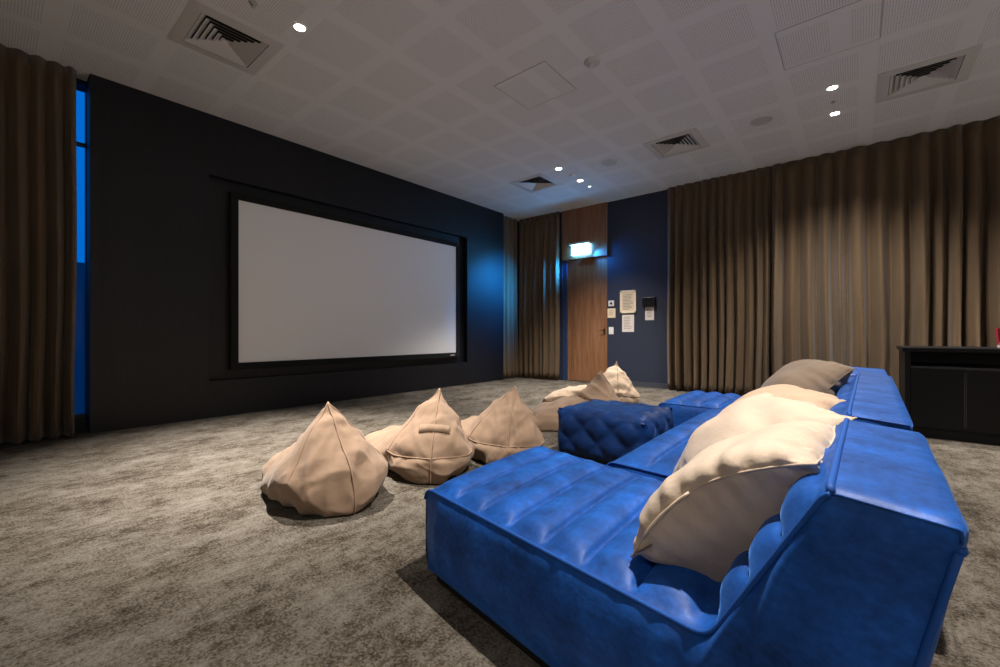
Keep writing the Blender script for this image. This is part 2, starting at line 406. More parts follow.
# ---------------------------------------------------------------- curtains
def curtain(name, lb, p0, p1, widths, amp, seed, z0=.015, z1=CEIL-.003, flare=.12, group='brown curtains'):
    rnd = random.Random(seed); p0, p1 = Vector((*p0, 0)), Vector((*p1, 0)); L = (p1-p0).length
    d = (p1-p0)/L; nrm = Vector((d.y, -d.x, 0))
    ph = [0.0]; s_ = [0.0]; amps = []
    folds = []; acc = 0
    while acc < L:
        w = rnd.uniform(*widths); folds.append(w); acc += w
    sc = L/acc; folds = [w*sc for w in folds]
    per = 12; S = []
    edges = np.cumsum([0]+folds)
    fa = [rnd.uniform(.65, 1.15) for _ in folds]; fs = [rnd.uniform(-.25, .25) for _ in folds]; fb = [rnd.uniform(-1, 1) for _ in folds]; fj = [rnd.uniform(-.3, .3) for _ in folds]
    NZ = 22; V = []; F = []
    cols = []
    for i, w in enumerate(folds):
        for k in range(per): cols.append((i, k/per))
    cols.append((len(folds)-1, 1.0))
    for iz in range(NZ+1):
        tz = iz/NZ; z = z1+(z0-z1)*tz           # from the track down
        for i, q in cols:
            w = folds[i]
            a = amp*fa[i]*((.30+.42*min(1, tz*5))+.38*tz+.18*fb[i]*math.sin(tz*PI*1.3))
            nxt = folds.index(w)
            # pleat: asymmetric wave
            qq = q+fs[i]*.35*math.sin(2*PI*q)*(.4+.6*tz)
            off = a*(.5-.5*math.cos(2*PI*qq))**.72
            off += .18*a*math.sin(4*PI*qq+fb[i]*2)*math.sin(PI*q)*tz
            sx = edges[i]+w*q + w*fj[i]*.25*math.sin(PI*q)*tz*math.sin(2*tz+fb[i])
            sx += .014*math.sin(2.2*tz*PI+edges[i]*3.1)*tz
            off += .02*math.sin(edges[i]*2.3+q*w*2.3)*tz
            p = p0+d*sx+nrm*off
            V.append((p.x, p.y, z))
    n = len(cols)
    for iz in range(NZ):
        for k in range(n-1):
            F.append((iz*n+k, iz*n+k+1, (iz+1)*n+k+1, (iz+1)*n+k))
    o = pyobj(name, V, F, M['curtain'])
    md = o.modifiers.new('Solidify', 'SOLIDIFY'); md.thickness = .004; md.offset = 0
    return tag(o, lb, 'curtain', group)
# nrm = (d.y,-d.x): running along +x the folds bulge toward -y, along +y toward +x
curtain('curtain', 'brown full height curtain at far left, beside the blue window gap', (PX-.04, -1.15), (PX-.04, .55), (.07, .15), .15, 3)
curtain('curtain', 'narrow brown curtain between the end of the screen panelling and the room corner', (PX-.10, 7.17), (PX-.10, 7.76), (.11, .16), .06, 5)
curtain('curtain', 'brown curtain left of the walnut door, from corner to door', (-5.93, 7.79), (-4.86, 7.79), (.12, .18), .085, 8)
curtain('curtain', 'long brown curtain right of the notices on the navy wall', (-2.60, 7.79), (-1.02, 7.79), (.10, .17), .14, 11)
curtain('curtain', 'long brown curtain behind the black cabinet at right', (-1.015, 7.79), (2.9, 7.79), (.13, .25), .21, 21)

# ---------------------------------------------------------------- things on the door wall
def wallbox(name, x0, z0, x1, z1, d, m, parent=None, bev=.003, y=YW):
    bm = bmesh.new(); box(bm, x0, y-d, z0, x1, y-.0005, z1, bev); return obj(name, bm, m, parent)
K = YW/7.75
def kx(x): return x*K
def kz(z): return 1+(z-1)*K
def lines(parent, x0, z0, x1, z1, y, n, m=None, w=.004, seed=1):
    bm = bmesh.new(); r = random.Random(seed)
    for k in range(n):
        z = z1+(z0-z1)*(k+.5)/n; e = x1-(x1-x0)*r.uniform(0, .35)
        box(bm, x0, y-.0012, z-w, e, y-.0002, z+w)
    return obj('print_lines', bm, m or M['ink'], parent)
f_ = thing('notice_frame', 'large cream framed notice on the navy wall, top of the middle column', 'notice', (kx(-3.325), YW, kz(1.6)))
def add(parent, fn, *a, **k):
    o = fn(*a, **k); o.data.transform(Matrix.Translation(-parent.location)); o.parent = parent; return o
x0, x1, z0, z1 = kx(-3.475), kx(-3.16), kz(1.385), kz(1.815)
add(f_, wallbox, 'board', x0, z0, x1, z1, .018, M['cream'])
bm = bmesh.new()
for q in ((x0, z0, x1, z0+.035), (x0, z1-.035, x1, z1), (x0, z0, x0+.035, z1), (x1-.035, z0, x1, z1)): box(bm, q[0], YW-.024, q[1], q[2], YW-.0181, q[3], .002)
o = obj('frame', bm, mat('cream_frame', (.78, .66, .50), .5)); o.data.transform(Matrix.Translation(-f_.location)); o.parent = f_
o = lines(None, x0+.06, z0+.06, x1-.06, z1-.07, YW-.018, 11, w=.006, seed=3); o.data.transform(Matrix.Translation(-f_.location)); o.parent = f_
def sheet(lb, x0, z0, x1, z1, n, seed, d=.003, m='paper', name='paper_notice'):
    t_ = thing(name, lb, 'notice', ((x0+x1)/2, YW, (z0+z1)/2))
    add(t_, wallbox, 'sheet', x0, z0, x1, z1, d, M[m], bev=.0008)
    o = lines(None, x0+.035, z0+.05, x1-.035, z1-.03, YW-d, n, w=.005, seed=seed); o.data.transform(Matrix.Translation(-t_.location)); o.parent = t_
    return t_
sheet('white paper notice directly below the large cream framed notice', kx(-3.44), kz(1.03), kx(-3.205), kz(1.355), 8, 5)
sheet('white paper notice hanging below the black wall box', kx(-2.995), kz(1.245), kx(-2.83), kz(1.487), 6, 9, name='paper_notice')
sheet('small square cream card between the thermostat and the light switch', kx(-3.74), kz(1.305), kx(-3.575), kz(1.487), 3, 12, m='cream', name='cream_card')
b_ = thing('wall_box', 'small black box on the navy wall above the right hand paper', 'wall box', (kx(-2.915), YW, kz(1.58)))
add(b_, wallbox, 'housing', kx(-3.03), kz(1.492), kx(-2.80), kz(1.665), .06, M['black'], bev=.006)
add(b_, wallbox, 'cover', kx(-3.02), kz(1.50), kx(-2.81), kz(1.655), .064, mat('black_gloss', (.01, .01, .012), .25), bev=.002)
b_ = thing('thermostat', 'small white square thermostat with dark dial beside the door', 'thermostat', (kx(-3.655), YW, kz(1.585)))
add(b_, wallbox, 'plate', kx(-3.715), kz(1.53), kx(-3.60), kz(1.64), .02, M['white_plastic'], bev=.004)
bm = bmesh.new(); lathe(bm, [(0, 0), (.022, 0), (.022, .012), (.018, .015), (0, .015)], n=20); bmesh.ops.rotate(bm, verts=bm.verts, cent=(0,0,0), matrix=Matrix.Rotation(PI/2, 3, 'X'))
o = obj('dial', bm, M['black'], b_, True); o.location = (0, -.0201, 0)
b_ = thing('light_switch', 'white rectangular light switch, lowest plate beside the door', 'light switch', (kx(-3.66), YW, kz(1.05)))
add(b_, wallbox, 'plate', kx(-3.71), kz(.985), kx(-3.612), kz(1.125), .010, M['white_plastic'], bev=.003)
add(b_, wallbox, 'rocker', kx(-3.685), kz(1.02), kx(-3.637), kz(1.09), .015, M['white_plastic'], bev=.002)
# lit exit sign: the photo shows its face burnt out to white
e = thing('exit_sign', 'glowing white exit sign lightbox on the walnut panel over the door', 'exit sign', (kx(-4.29), YW-.03, kz(2.7)))
ex0, ex1, ez0, ez1 = kx(-4.495), kx(-4.10), kz(2.60), kz(2.80)
bm = bmesh.new(); box(bm, ex0-.02, YW-.16, ez1, ex1+.02, YW-.0305, ez1+.04, .004); o = obj('housing', bm, M['white_plastic']); o.data.transform(Matrix.Translation(-e.location)); o.parent = e  # hood added above the panel to keep its blue light off the ceiling
bm = bmesh.new(); box(bm, ex0, YW-.078, ez0, ex1, YW-.045, ez1, .004); o = obj('light_panel', bm, M['exit']); o.data.transform(Matrix.Translation(-e.location)); o.parent = e

L = bpy.data.lights.new('sign_glow_fill', 'AREA'); L.shape = 'RECTANGLE'; L.size = .36; L.size_y = .12; L.energy = 19; L.color = (.015, .30, 1); L.spread = math.radians(66)  # added area light, stands in for the sign's blue glow on the panelling
o = bpy.data.objects.new('sign_glow_fill', L); C.objects.link(o); o.parent = e; o.location = (0, -.10, -.14)
o.rotation_euler = Vector((-1.5, -.50, -.72)).to_track_quat('-Z', 'Y').to_euler()
L = bpy.data.lights.new('sign_side_fill', 'AREA'); L.shape = 'RECTANGLE'; L.size = .10; L.size_y = .12; L.energy = 3.2; L.color = (.02, .26, 1); L.spread = math.radians(120)  # added area light beside the sign, for the blue glow on the wall
o = bpy.data.objects.new('sign_side_fill', L); C.objects.link(o); o.parent = e; o.location = (.25, -.10, -.08)
o.rotation_euler = Vector((.85, .12, -.5)).to_track_quat('-Z', 'Y').to_euler()

# ---------------------------------------------------------------- black cabinet
c_ = thing('media_cabinet', 'low black media cabinet at the right edge before the long curtain', 'cabinet', (.36, 5.75, 0))
W, D, Hh = 1.62, .78, .865
def cb(name, *b, m='cabinet', bev=.002, parent=None):
    bm = bmesh.new(); box(bm, *b, bev=bev); return obj(name, bm, M[m], parent or c_)
cb('top_panel', -.02, -.02, Hh-.04, W+.02, D, Hh, bev=.004)
cb('side_panel', 0, 0, 0, .04, D, Hh-.0402); cb('side_panel', W-.04, 0, 0, W, D, Hh-.0402)
cb('back_panel', .0402, D-.02, .0, W-.0402, D, Hh-.0402)
cb('shelf', .0402, .012, .665, W-.0402, D-.021, .685, m='cabinet_edge', bev=.001)
cb('plinth', .0402, .03, 0, W-.0402, .05, .075)
cb('bottom_panel', .0402, .021, .0752, W-.0402, D-.021, .095)
for k, (a, b) in enumerate(((.042, .401), (.405, .8), (.804, 1.19), (1.194, W-.042))):
    d_ = cb('door', a, .0, .098, b, .0199, .6645, bev=.0025)
    cb('edge_pull', b-.006 if k % 2 == 0 else a, -.0035, .13, b if k % 2 == 0 else a+.006, -.0001, .64, m='cabinet_edge', bev=.001, parent=d_)
# red and white carton on the cabinet
r_ = thing('snack_carton', 'small red and white carton standing on the black cabinet at the frame edge', 'carton', (1.048, 6.0, Hh))
bm = bmesh.new()
lo, hi = .040, .056
V = [bm.verts.new((x*(lo if z == 0 else hi), y*(lo if z == 0 else hi), z)) for z in (0, .185) for x, y in ((-1,-1),(1,-1),(1,1),(-1,1))]
for f in ((0,1,2,3),(4,7,6,5),(0,4,5,1),(1,5,6,2),(2,6,7,3),(3,7,4,0)): bm.faces.new([V[i] for i in f])
bmesh.ops.bevel(bm, geom=list(bm.edges), offset=.003, segments=2, affect='EDGES')
obj('box', bm, M['red'], r_)
bm = bmesh.new(); box(bm, -.0425, -.0425, .003, .0425, .0425, .055, .002); obj('white_band', bm, M['white'], r_)
bm = bmesh.new()
for k, (x, z, w, h) in enumerate(((-.03, .075, .022, .016), (-.032, .10, .028, .018), (-.03, .13, .018, .02), (.0, .08, .02, .04), (.0, .13, .03, .02))):
    yy = -(lo+(hi-lo)*z/.185)-.002; box(bm, x, yy, z, x+w, yy+.004, z+h)
obj('white_print', bm, M['white'], r_)

# ---------------------------------------------------------------- soft body by position based dynamics
def pbd(P, E, F, rest, press, steps=120, iters=10, grav=0, floor=None, soft=None, softw=0, comp=.15, damp=.9, seed=0, anchor=None):
    P = P.copy(); Q = P.copy(); n = len(P); i, j = E[:, 0], E[:, 1]
    val = np.bincount(i, minlength=n)+np.bincount(j, minlength=n); val = np.maximum(val, 1)[:, None]
    rng = np.random.default_rng(seed)
    for s in range(steps):
        vel = (P-Q)*damp; Q = P.copy()
        a, b, c = P[F[:, 0]], P[F[:, 1]], P[F[:, 2]]
        fn = np.cross(b-a, c-a)/2
        N = np.zeros_like(P)
        for k in range(3):
            for ax in range(3): N[:, ax] += np.bincount(F[:, k], fn[:, ax], n)/3
        ar = np.linalg.norm(N, axis=1, keepdims=True)+1e-12
        pr = press*(min(1, s/20+.2))
        P = P+vel+N/ar*pr
        P[:, 2] -= grav
        for _ in range(iters):
            d = P[j]-P[i]; L = np.linalg.norm(d, axis=1)+1e-12
            st = (L-rest)/L; st = np.where(st > 0, st, st*comp)
            cr = d*(.5*st)[:, None]
            D = np.empty_like(P)
            for ax in range(3): D[:, ax] = np.bincount(i, cr[:, ax], n)-np.bincount(j, cr[:, ax], n)
            P = P+D/val*1.9
            if floor is not None: P[:, 2] = np.maximum(P[:, 2], floor)
            if anchor is not None: P[anchor[0]] = P[anchor[0]]*.5+anchor[1]*.5
        if soft is not None: P = P+(soft-P)*softw
    return P
def smooth_pts(P, E, k=1, w=.5):
    n = len(P); i, j = E[:, 0], E[:, 1]; val = np.maximum(np.bincount(i, minlength=n)+np.bincount(j, minlength=n), 1)[:, None]
    for _ in range(k):
        A = np.zeros_like(P)
        for ax in range(3): A[:, ax] = np.bincount(i, P[j, ax], n)+np.bincount(j, P[i, ax], n)
        P = P*(1-w)+A/val*w
    return P
def tri_mesh(corners, tris, seg):
    """subdivide each triangle panel; shared corners/edges are welded. returns P, F(tris), lookup of points"""
    key = {}; P = []; F = []
    def vid(p):
        k = tuple(np.round(np.asarray(p)+3.71e-5, 4))
        if k not in key: key[k] = len(P); P.append(p)
        return key[k]
    for (a, b, c) in tris:
        A, B, Cc = (np.array(corners[q], float) for q in (a, b, c)); g = {}
        for u in range(seg+1):
            for w in range(seg+1-u):
                g[u, w] = vid(A+(B-A)*u/seg+(Cc-A)*w/seg)
        for u in range(seg):
            for w in range(seg-u):
                F.append((g[u, w], g[u+1, w], g[u, w+1]))
                if u+w < seg-1: F.append((g[u+1, w], g[u+1, w+1], g[u, w+1]))
    def line(a, b):
        A, B = np.array(corners[a], float), np.array(corners[b], float)
        return [vid(A+(B-A)*k/seg) for k in range(seg+1)]
    return P, np.array(F), line, vid
def edges_of(F):
    e = np.sort(np.concatenate([F[:, [0, 1]], F[:, [1, 2]], F[:, [2, 0]]]), axis=1)
    return np.unique(e, axis=0)

def bag_sim(c, seed, press=.0011, slack=1.03, crossed=True):
    tris = [('A','L','M'), ('A','M','R'), ('L','B','M'), ('M','B','R'),            # back
            ('A','C','L'), ('A','R','C'),                                          # front of the backrest
            ('L','C','G'), ('C','R','H'), ('C','H','G'),                           # seat
            ('G','H','U'), ('H','V','U'),                                          # front end
            ('L','G','U'), ('R','V','H'), ('L','U','K'), ('K','U','V'), ('R','K','V'), ('L','K','B'), ('B','K','R')]
    P, F, line, vid = tri_mesh(c, tris, 24)
    P = np.array(P); E = edges_of(F)
    rng = np.random.default_rng(seed)
    rest = np.linalg.norm(P[E[:, 0]]-P[E[:, 1]], axis=1)*slack
    # the panels are cut a little full between the seams, so the cloth gathers along them
    low = rng.normal(0, .0045, P.shape)
    P0 = P+low
    ai = line('A', 'L')[0]
    seam = line('A', 'M')+line('M', 'B')[1:]
    cross = line('L', 'M')+line('M', 'R')[1:]
    frontedge = line('G', 'H'); left = line('A', 'L'); right = line('A', 'R')
    sew = set()
    for q in ((seam, cross, left, right, frontedge) if crossed else (seam, left, right, frontedge)):
        for x, y in zip(q, q[1:]): sew.add((min(x, y), max(x, y)))
    for k, (x, y) in enumerate(E):
        if (x, y) in sew: rest[k] /= slack*1.02
    anc = np.array([ai, line('B', 'M')[0], frontedge[0], frontedge[-1], line('L', 'A')[0], line('R', 'A')[0]])
    R = pbd(P0, E, F, rest, press, steps=100, iters=10, grav=.0006, floor=.004, soft=P, softw=.010, seed=seed, anchor=(anc, P[anc]), comp=.05)
    R = smooth_pts(R, E, 2, .3)
    # gathers: short folds that run out of the seams, and long drag lines between the corners
    a, b, cc = R[F[:, 0]], R[F[:, 1]], R[F[:, 2]]; fn = np.cross(b-a, cc-a); Nn = np.zeros_like(R)
    for k in range(3):
        for ax in range(3): Nn[:, ax] += np.bincount(F[:, k], fn[:, ax], len(R))
    if np.sum(Nn*(R-R.mean(0))) < 0: Nn = -Nn
    Nn /= np.linalg.norm(Nn, axis=1, keepdims=True)+1e-12
    disp = np.zeros(len(R))
    for q, amp in ((seam, .008), (cross, .008 if crossed else .0005), (left, .005), (right, .005), (frontedge, .005)):
        S = R[q]; arc = np.concatenate([[0], np.cumsum(np.linalg.norm(S[1:]-S[:-1], axis=1))])
        D = np.linalg.norm(R[:, None]-S[None], axis=2); k = D.argmin(1); d = D[np.arange(len(R)), k]; u = arc[k]
        f1, f2, p1, p2 = rng.uniform(55, 75), rng.uniform(24, 36), rng.uniform(0, 6), rng.uniform(0, 6)
        g = np.sin(u*f1+p1)+.9*np.sin(u*f2+p2+d*6)
        disp += amp*g*np.exp(-d/.075)*np.minimum(1, d/.025)*(.45+.55*np.sin(u*9+p2))
        disp -= ((.016 if crossed else .005) if q is cross else .006 if q is seam else .002)*np.exp(-(d/.028)**2)
    for _ in range(7):
        dr = rng.normal(0, 1, 3); dr /= np.linalg.norm(dr); ph = rng.uniform(0, 6.28); w = R@dr
        dr2 = rng.normal(0, 1, 3); dr2 /= np.linalg.norm(dr2)
        disp += .0045*np.sin(w*rng.uniform(14, 40)+1.6*np.sin(R@dr2*9+ph)+ph)
    for _ in range(6):
        dr = rng.normal(0, 1, 3); dr /= np.linalg.norm(dr); dr2 = rng.normal(0, 1, 3); ph = rng.uniform(0, 6.28)
        m_ = np.maximum(0, np.sin(R@dr2*6+ph))
        disp += .0065*m_*(1-np.abs(np.sin((R@dr)*rng.uniform(30, 60)/2+1.2*np.sin(R@dr2*7))))**2*2
    lock = np.minimum(1, np.min(np.linalg.norm(R[:, None]-R[anc][None], axis=2), axis=1)/.06)
    R = R+Nn*(disp*lock)[:, None]; R[:, 2] = np.maximum(R[:, 2], .004)
    R = smooth_pts(R, E, 1, .15)
    return R, F, dict(seam=seam, cross=cross, front=frontedge, left=left, right=right)
def bag_corners(B, A, fd, hw=.29, zl=.20, m_in=-.03, length=.92, fw=.29, fz=.15, pull=.0, cz=.27, cf=.36):
    """world points of a lounger bag -> panel corners relative to B on the floor"""
    B, Axy = np.array(B, float), np.array(A[:2], float); fd = np.array(fd, float); fd /= np.linalg.norm(fd)
    d = Axy-B; d /= np.linalg.norm(d); p = np.array((-d[1], d[0])); pf = np.array((-fd[1], fd[0]))
    def w(xy, z): return (xy[0]-B[0], xy[1]-B[1], z)
    E_ = B+fd*length
    side = 1 if np.dot(p, pf) > 0 else -1
    return dict(A=w(Axy, A[2]), B=w(B-d*pull, .012), L=w(B+d*.06+fd*.05+p*hw, zl), R=w(B+d*.06+fd*.05-p*hw, zl), M=w(B-d*m_in*-1, zl+.015), C=w(Axy*.55+B*.45+fd*cf, cz),
                G=w(E_+pf*fw*side, fz), H=w(E_-pf*fw*side, fz), U=w(E_-fd*.03+pf*fw*side, .006), V=w(E_-fd*.03-pf*fw*side, .006), K=w(B+fd*.45, .004))
def outward(P, F):
    ctr = P.mean(0)
    return F
def make_bag(lb, loc, rz, corners, seed, m='bag', handle=False, cross=True, scale=1.0, dark=False):
    R, F, ln = bag_sim(corners, seed, crossed=cross)
    root = thing('bean_bag', lb, 'bean bag', (*loc, 0), 'bean bag loungers')
    root.rotation_euler.z = rz; root.scale = (scale,)*3
    body = pyobj('cover', R, F, M[m], root)
    sd = body.modifiers.new('Subdivision', 'SUBSURF'); sd.levels = 1; sd.render_levels = 1
    ctr = R.mean(0)
    def out(ids, k=.004):
        pts = []
        for q in ids:
            d = R[q]-ctr; d[2] *= .6; d = d/np.linalg.norm(d); pts.append(R[q]+d*k)
        # light smoothing so that the piping runs cleanly
        pts = np.array(pts)
        for _ in range(2): pts[1:-1] = pts[1:-1]*.5+(pts[:-2]+pts[2:])*.25
        return [tuple(p) for p in pts]
    sm = M['bag_seam']
    bm = bmesh.new(); tube(bm, out(ln['seam']), .0052, 6); obj('centre_seam', bm, sm, root, True)
    if cross:
        bm = bmesh.new(); tube(bm, out(ln['cross'], .003), .0045, 6); obj('cross_seam', bm, M['dark_thread'] if dark else sm, root, True)
    for k in ('left', 'right'):
        bm = bmesh.new(); tube(bm, out(ln[k], .001), .0042, 6); obj('edge_seam', bm, sm, root, True)
    if handle:
        # webbing grip stitched across the centre seam near the peak
        A = [np.array(p) for p in out(ln['seam'], .012)]
        k = int(len(A)*.31); p = A[k]; up = A[k-2]-A[k+2]; up /= np.linalg.norm(up)
        lat = np.array(corners['L'])-np.array(corners['R']); lat /= np.linalg.norm(lat); nrm = np.cross(lat, up); nrm = nrm if np.dot(nrm, p-ctr) > 0 else -nrm
        p = p-nrm*.002
        V, Fq = [], []
        nseg = 14; rel_ = R-p; cl, cu, cn = rel_@lat, rel_@up, rel_@nrm
        def onsurf(u, h):
            k = np.argsort((cl-u)**2+(cu-h)**2+np.where(cn < -.15, 9, 0))[:4]; return cn[k].max()
        for q in range(nseg+1):
            u = (q/nseg*2-1)*.105
            for h, dep in ((.030, -.003), (.030, .006), (-.030, .006), (-.030, -.003)):
                V.append(p+lat*u+up*h+nrm*(onsurf(u, h)+dep))
        for q in range(nseg):
            for w in range(4): Fq.append((q*4+w, q*4+(w+1) % 4, q*4+4+(w+1) % 4, q*4+4+w))
        Fq += [(0, 1, 2, 3), tuple(nseg*4+w for w in (3, 2, 1, 0))]
        pyobj('handle', V, Fq, M[m], root)
    return root
# local +x of a bag points to its front flap (toward the screen); the back with the seam faces the sofa
def lounger(lb, B, A, fd, seed, m='bag', handle=False, cross=True, dark=False, **k):
    return make_bag(lb, B, 0, bag_corners(B, A, fd, **k), seed, m, handle, cross, 1.0, dark)
lounger('bean bag nearest the camera, leftmost, with a seam running down to a pointed corner', (-2.19, 1.30), (-2.55, 1.36, .585), (-1, .12), 4, cross=False, pull=.05, m_in=.02, length=.80, fw=.20, cz=.32)
lounger('bean bag with a webbing handle, second from the left', (-2.19, 1.90), (-2.48, 2.24, .595), (-.90, .42), 9, handle=True)
lounger('plain tan bean bag third from the left, beside the sofa corner', (-1.99, 2.47), (-2.155, 2.78, .585), (-.88, .45), 15)
lounger('bean bag seen from the side behind the tufted ottoman, peak pointing right', (-2.03, 4.42), (-2.17, 4.30, .61), (-.78, -.62), 23, m_in=.03, fz=.12, hw=.32, cz=.30, cf=.34, fw=.32)
lounger('pale crumpled bean bag farthest back, peak standing before the door wall', (-2.42, 5.30), (-2.59, 5.66, .63), (-.92, -.25), 31, m='bag_pale', dark=True, hw=.36)

# ---------------------------------------------------------------- pillows
def pillow_sim(seed, size=.55, press=.0042, n=36):
    g = np.linspace(-.5, .5, n+1)*size
    idx = {}; P = []
    rng = np.random.default_rng(seed)
    for side in (0, 1):
        for a in range(n+1):
            for b in range(n+1):
                edge = a in (0, n) or b in (0, n)
                if side and edge: idx[1, a, b] = idx[0, a, b]; continue
                idx[side, a, b] = len(P)
                P.append((g[a], g[b], 0 if edge else (.01 if side else -.01)))
    F = []
    for side in (0, 1):
        for a in range(n):
            for b in range(n):
                q = [idx[side, a, b], idx[side, a+1, b], idx[side, a+1, b+1], idx[side, a, b+1]]
                if (a+b) % 2: tr = [(q[0], q[1], q[2]), (q[0], q[2], q[3])]
                else: tr = [(q[0], q[1], q[3]), (q[1], q[2], q[3])]
                F += tr if side else [t_[::-1] for t_ in tr]
    P = np.array(P); F = np.array(F); E = edges_of(F)
    rest = np.linalg.norm(P[E[:, 0]]-P[E[:, 1]], axis=1)
    R = pbd(P+rng.normal(0, .002, P.shape), E, F, rest, press, steps=120, iters=10, seed=seed, comp=.10)
    R = smooth_pts(R, E, 4, .3)
    border = [idx[0, a, 0] for a in range(n)]+[idx[0, n, b] for b in range(n)]+[idx[0, a, n] for a in range(n, 0, -1)]+[idx[0, 0, b] for b in range(n, 0, -1)]
    return R, F, border, idx, n
def make_pillow(lb, center, u, v, seed, m, size=.55, press=.0042, tagged=False, squash=1.0, zipper=False, bow=0, belly=1.0, vs=1.0):
    R, F, border, idx, n = pillow_sim(seed, size, press)
    R = R.copy(); R[:, 2] *= squash; R[:, 1] *= vs
    h_ = np.abs(R[:, :2]).max(); X2, Y2 = (R[:, 0]/h_)**2, (R[:, 1]/h_)**2
    R[:, 2] = np.where(R[:, 2] < 0, R[:, 2]*belly, R[:, 2]*(2-belly)) - bow*(1-Y2)*X2*(R[:, 0] < 0)
    a_, b_, c_ = R[F[:, 0]], R[F[:, 1]], R[F[:, 2]]; fn = np.cross(b_-a_, c_-a_); Nn = np.zeros_like(R)
    for k in range(3):
        for ax in range(3): Nn[:, ax] += np.bincount(F[:, k], fn[:, ax], len(R))
    if np.sum(Nn*R) < 0: Nn = -Nn
    Nn /= np.linalg.norm(Nn, axis=1, keepdims=True)+1e-12
    rg = np.random.default_rng(seed+50); S = R[border]; arc = np.concatenate([[0], np.cumsum(np.linalg.norm(S[1:]-S[:-1], axis=1))])
    Dm = np.linalg.norm(R[:, None]-S[None], axis=2); kk = Dm.argmin(1); dd_ = Dm[np.arange(len(R)), kk]; uu = arc[kk]
    g = np.sin(uu*112+rg.uniform(0, 6))+np.sin(uu*71+dd_*9+rg.uniform(0, 6))
    ds = .0105*g*np.exp(-dd_/.07)*np.minimum(1, dd_/.02)*(.8+.3*np.sin(uu*7+rg.uniform(0, 6)))
    for _ in range(5):
        d1, d2 = rg.normal(0, 1, 3), rg.normal(0, 1, 3); ds += .0035*np.sin(R@d1/np.linalg.norm(d1)*rg.uniform(12, 34)+1.5*np.sin(R@d2*8)+rg.uniform(0, 6))
    R = R+Nn*ds[:, None]
    root = thing('throw_pillow', lb, 'pillow', (0, 0, 0), 'throw pillows on the sofa')
    u = Vector(u).normalized(); v = Vector(v); v = (v-u*v.dot(u)).normalized(); w = u.cross(v)
    root.matrix_world = Matrix(((u.x, v.x, w.x, center[0]), (u.y, v.y, w.y, center[1]), (u.z, v.z, w.z, center[2]), (0, 0, 0, 1)))
    o = pyobj('cover', R, F, M[m], root); sd = o.modifiers.new('Subdivision', 'SUBSURF'); sd.levels = 1; sd.render_levels = 1
    bm = bmesh.new(); tube(bm, [tuple(R[q]) for q in border], .003, 6, True); obj('edge_seam', bm, M[m], root, True)
    if tagged:
        c = R[idx[0, 0, 0]]
        bm = bmesh.new(); box(bm, -.016, -.032, -.0015, .016, .032, .0015, .0005); o = obj('label_tag', bm, M['tag'], root)
        o.location = tuple(R[idx[0, 0, 3]]+np.array((.004, .006, .010)))
    if zipper:
        ids = [idx[0, 0, b] for b in range(6, 18)]
        bm = bmesh.new(); tube(bm, [tuple(R[q]+np.array((-.004, 0, 0))) for q in ids], .0042, 6); obj('zipper', bm, mat('pale_zip', (.7, .58, .44), .6), root, True)
    return root
make_pillow('large cream pillow in front, with a grey tag on its near lower corner', (-.245, 1.375, .555), (0, 1, 0), (.34, 0, .28), 2, 'pillow', .50, .0032, tagged=True, zipper=True, squash=.85, bow=.09, belly=.70, vs=.86)
make_pillow('cream pillow behind the large front one, its peak half in shadow', (-.320, 1.87, .545), (-.31, .44, -.02), (.28, .20, .30), 6, 'pillow', .46, .003, squash=.7)
make_pillow('tan pillow with a flat top corner between the cream and taupe pillows', (-.345, 2.45, .52), (-.31, .44, -.02), (.28, .20, .27), 10, 'pillow_tan', .50, .003, squash=.75)
make_pillow('darker taupe pillow at the far end of the sofa back', (-.31, 3.36, .615), (-.20, .37, -.01), (.25, .25, .30), 14, 'pillow_taupe', .46, .003, squash=.7)

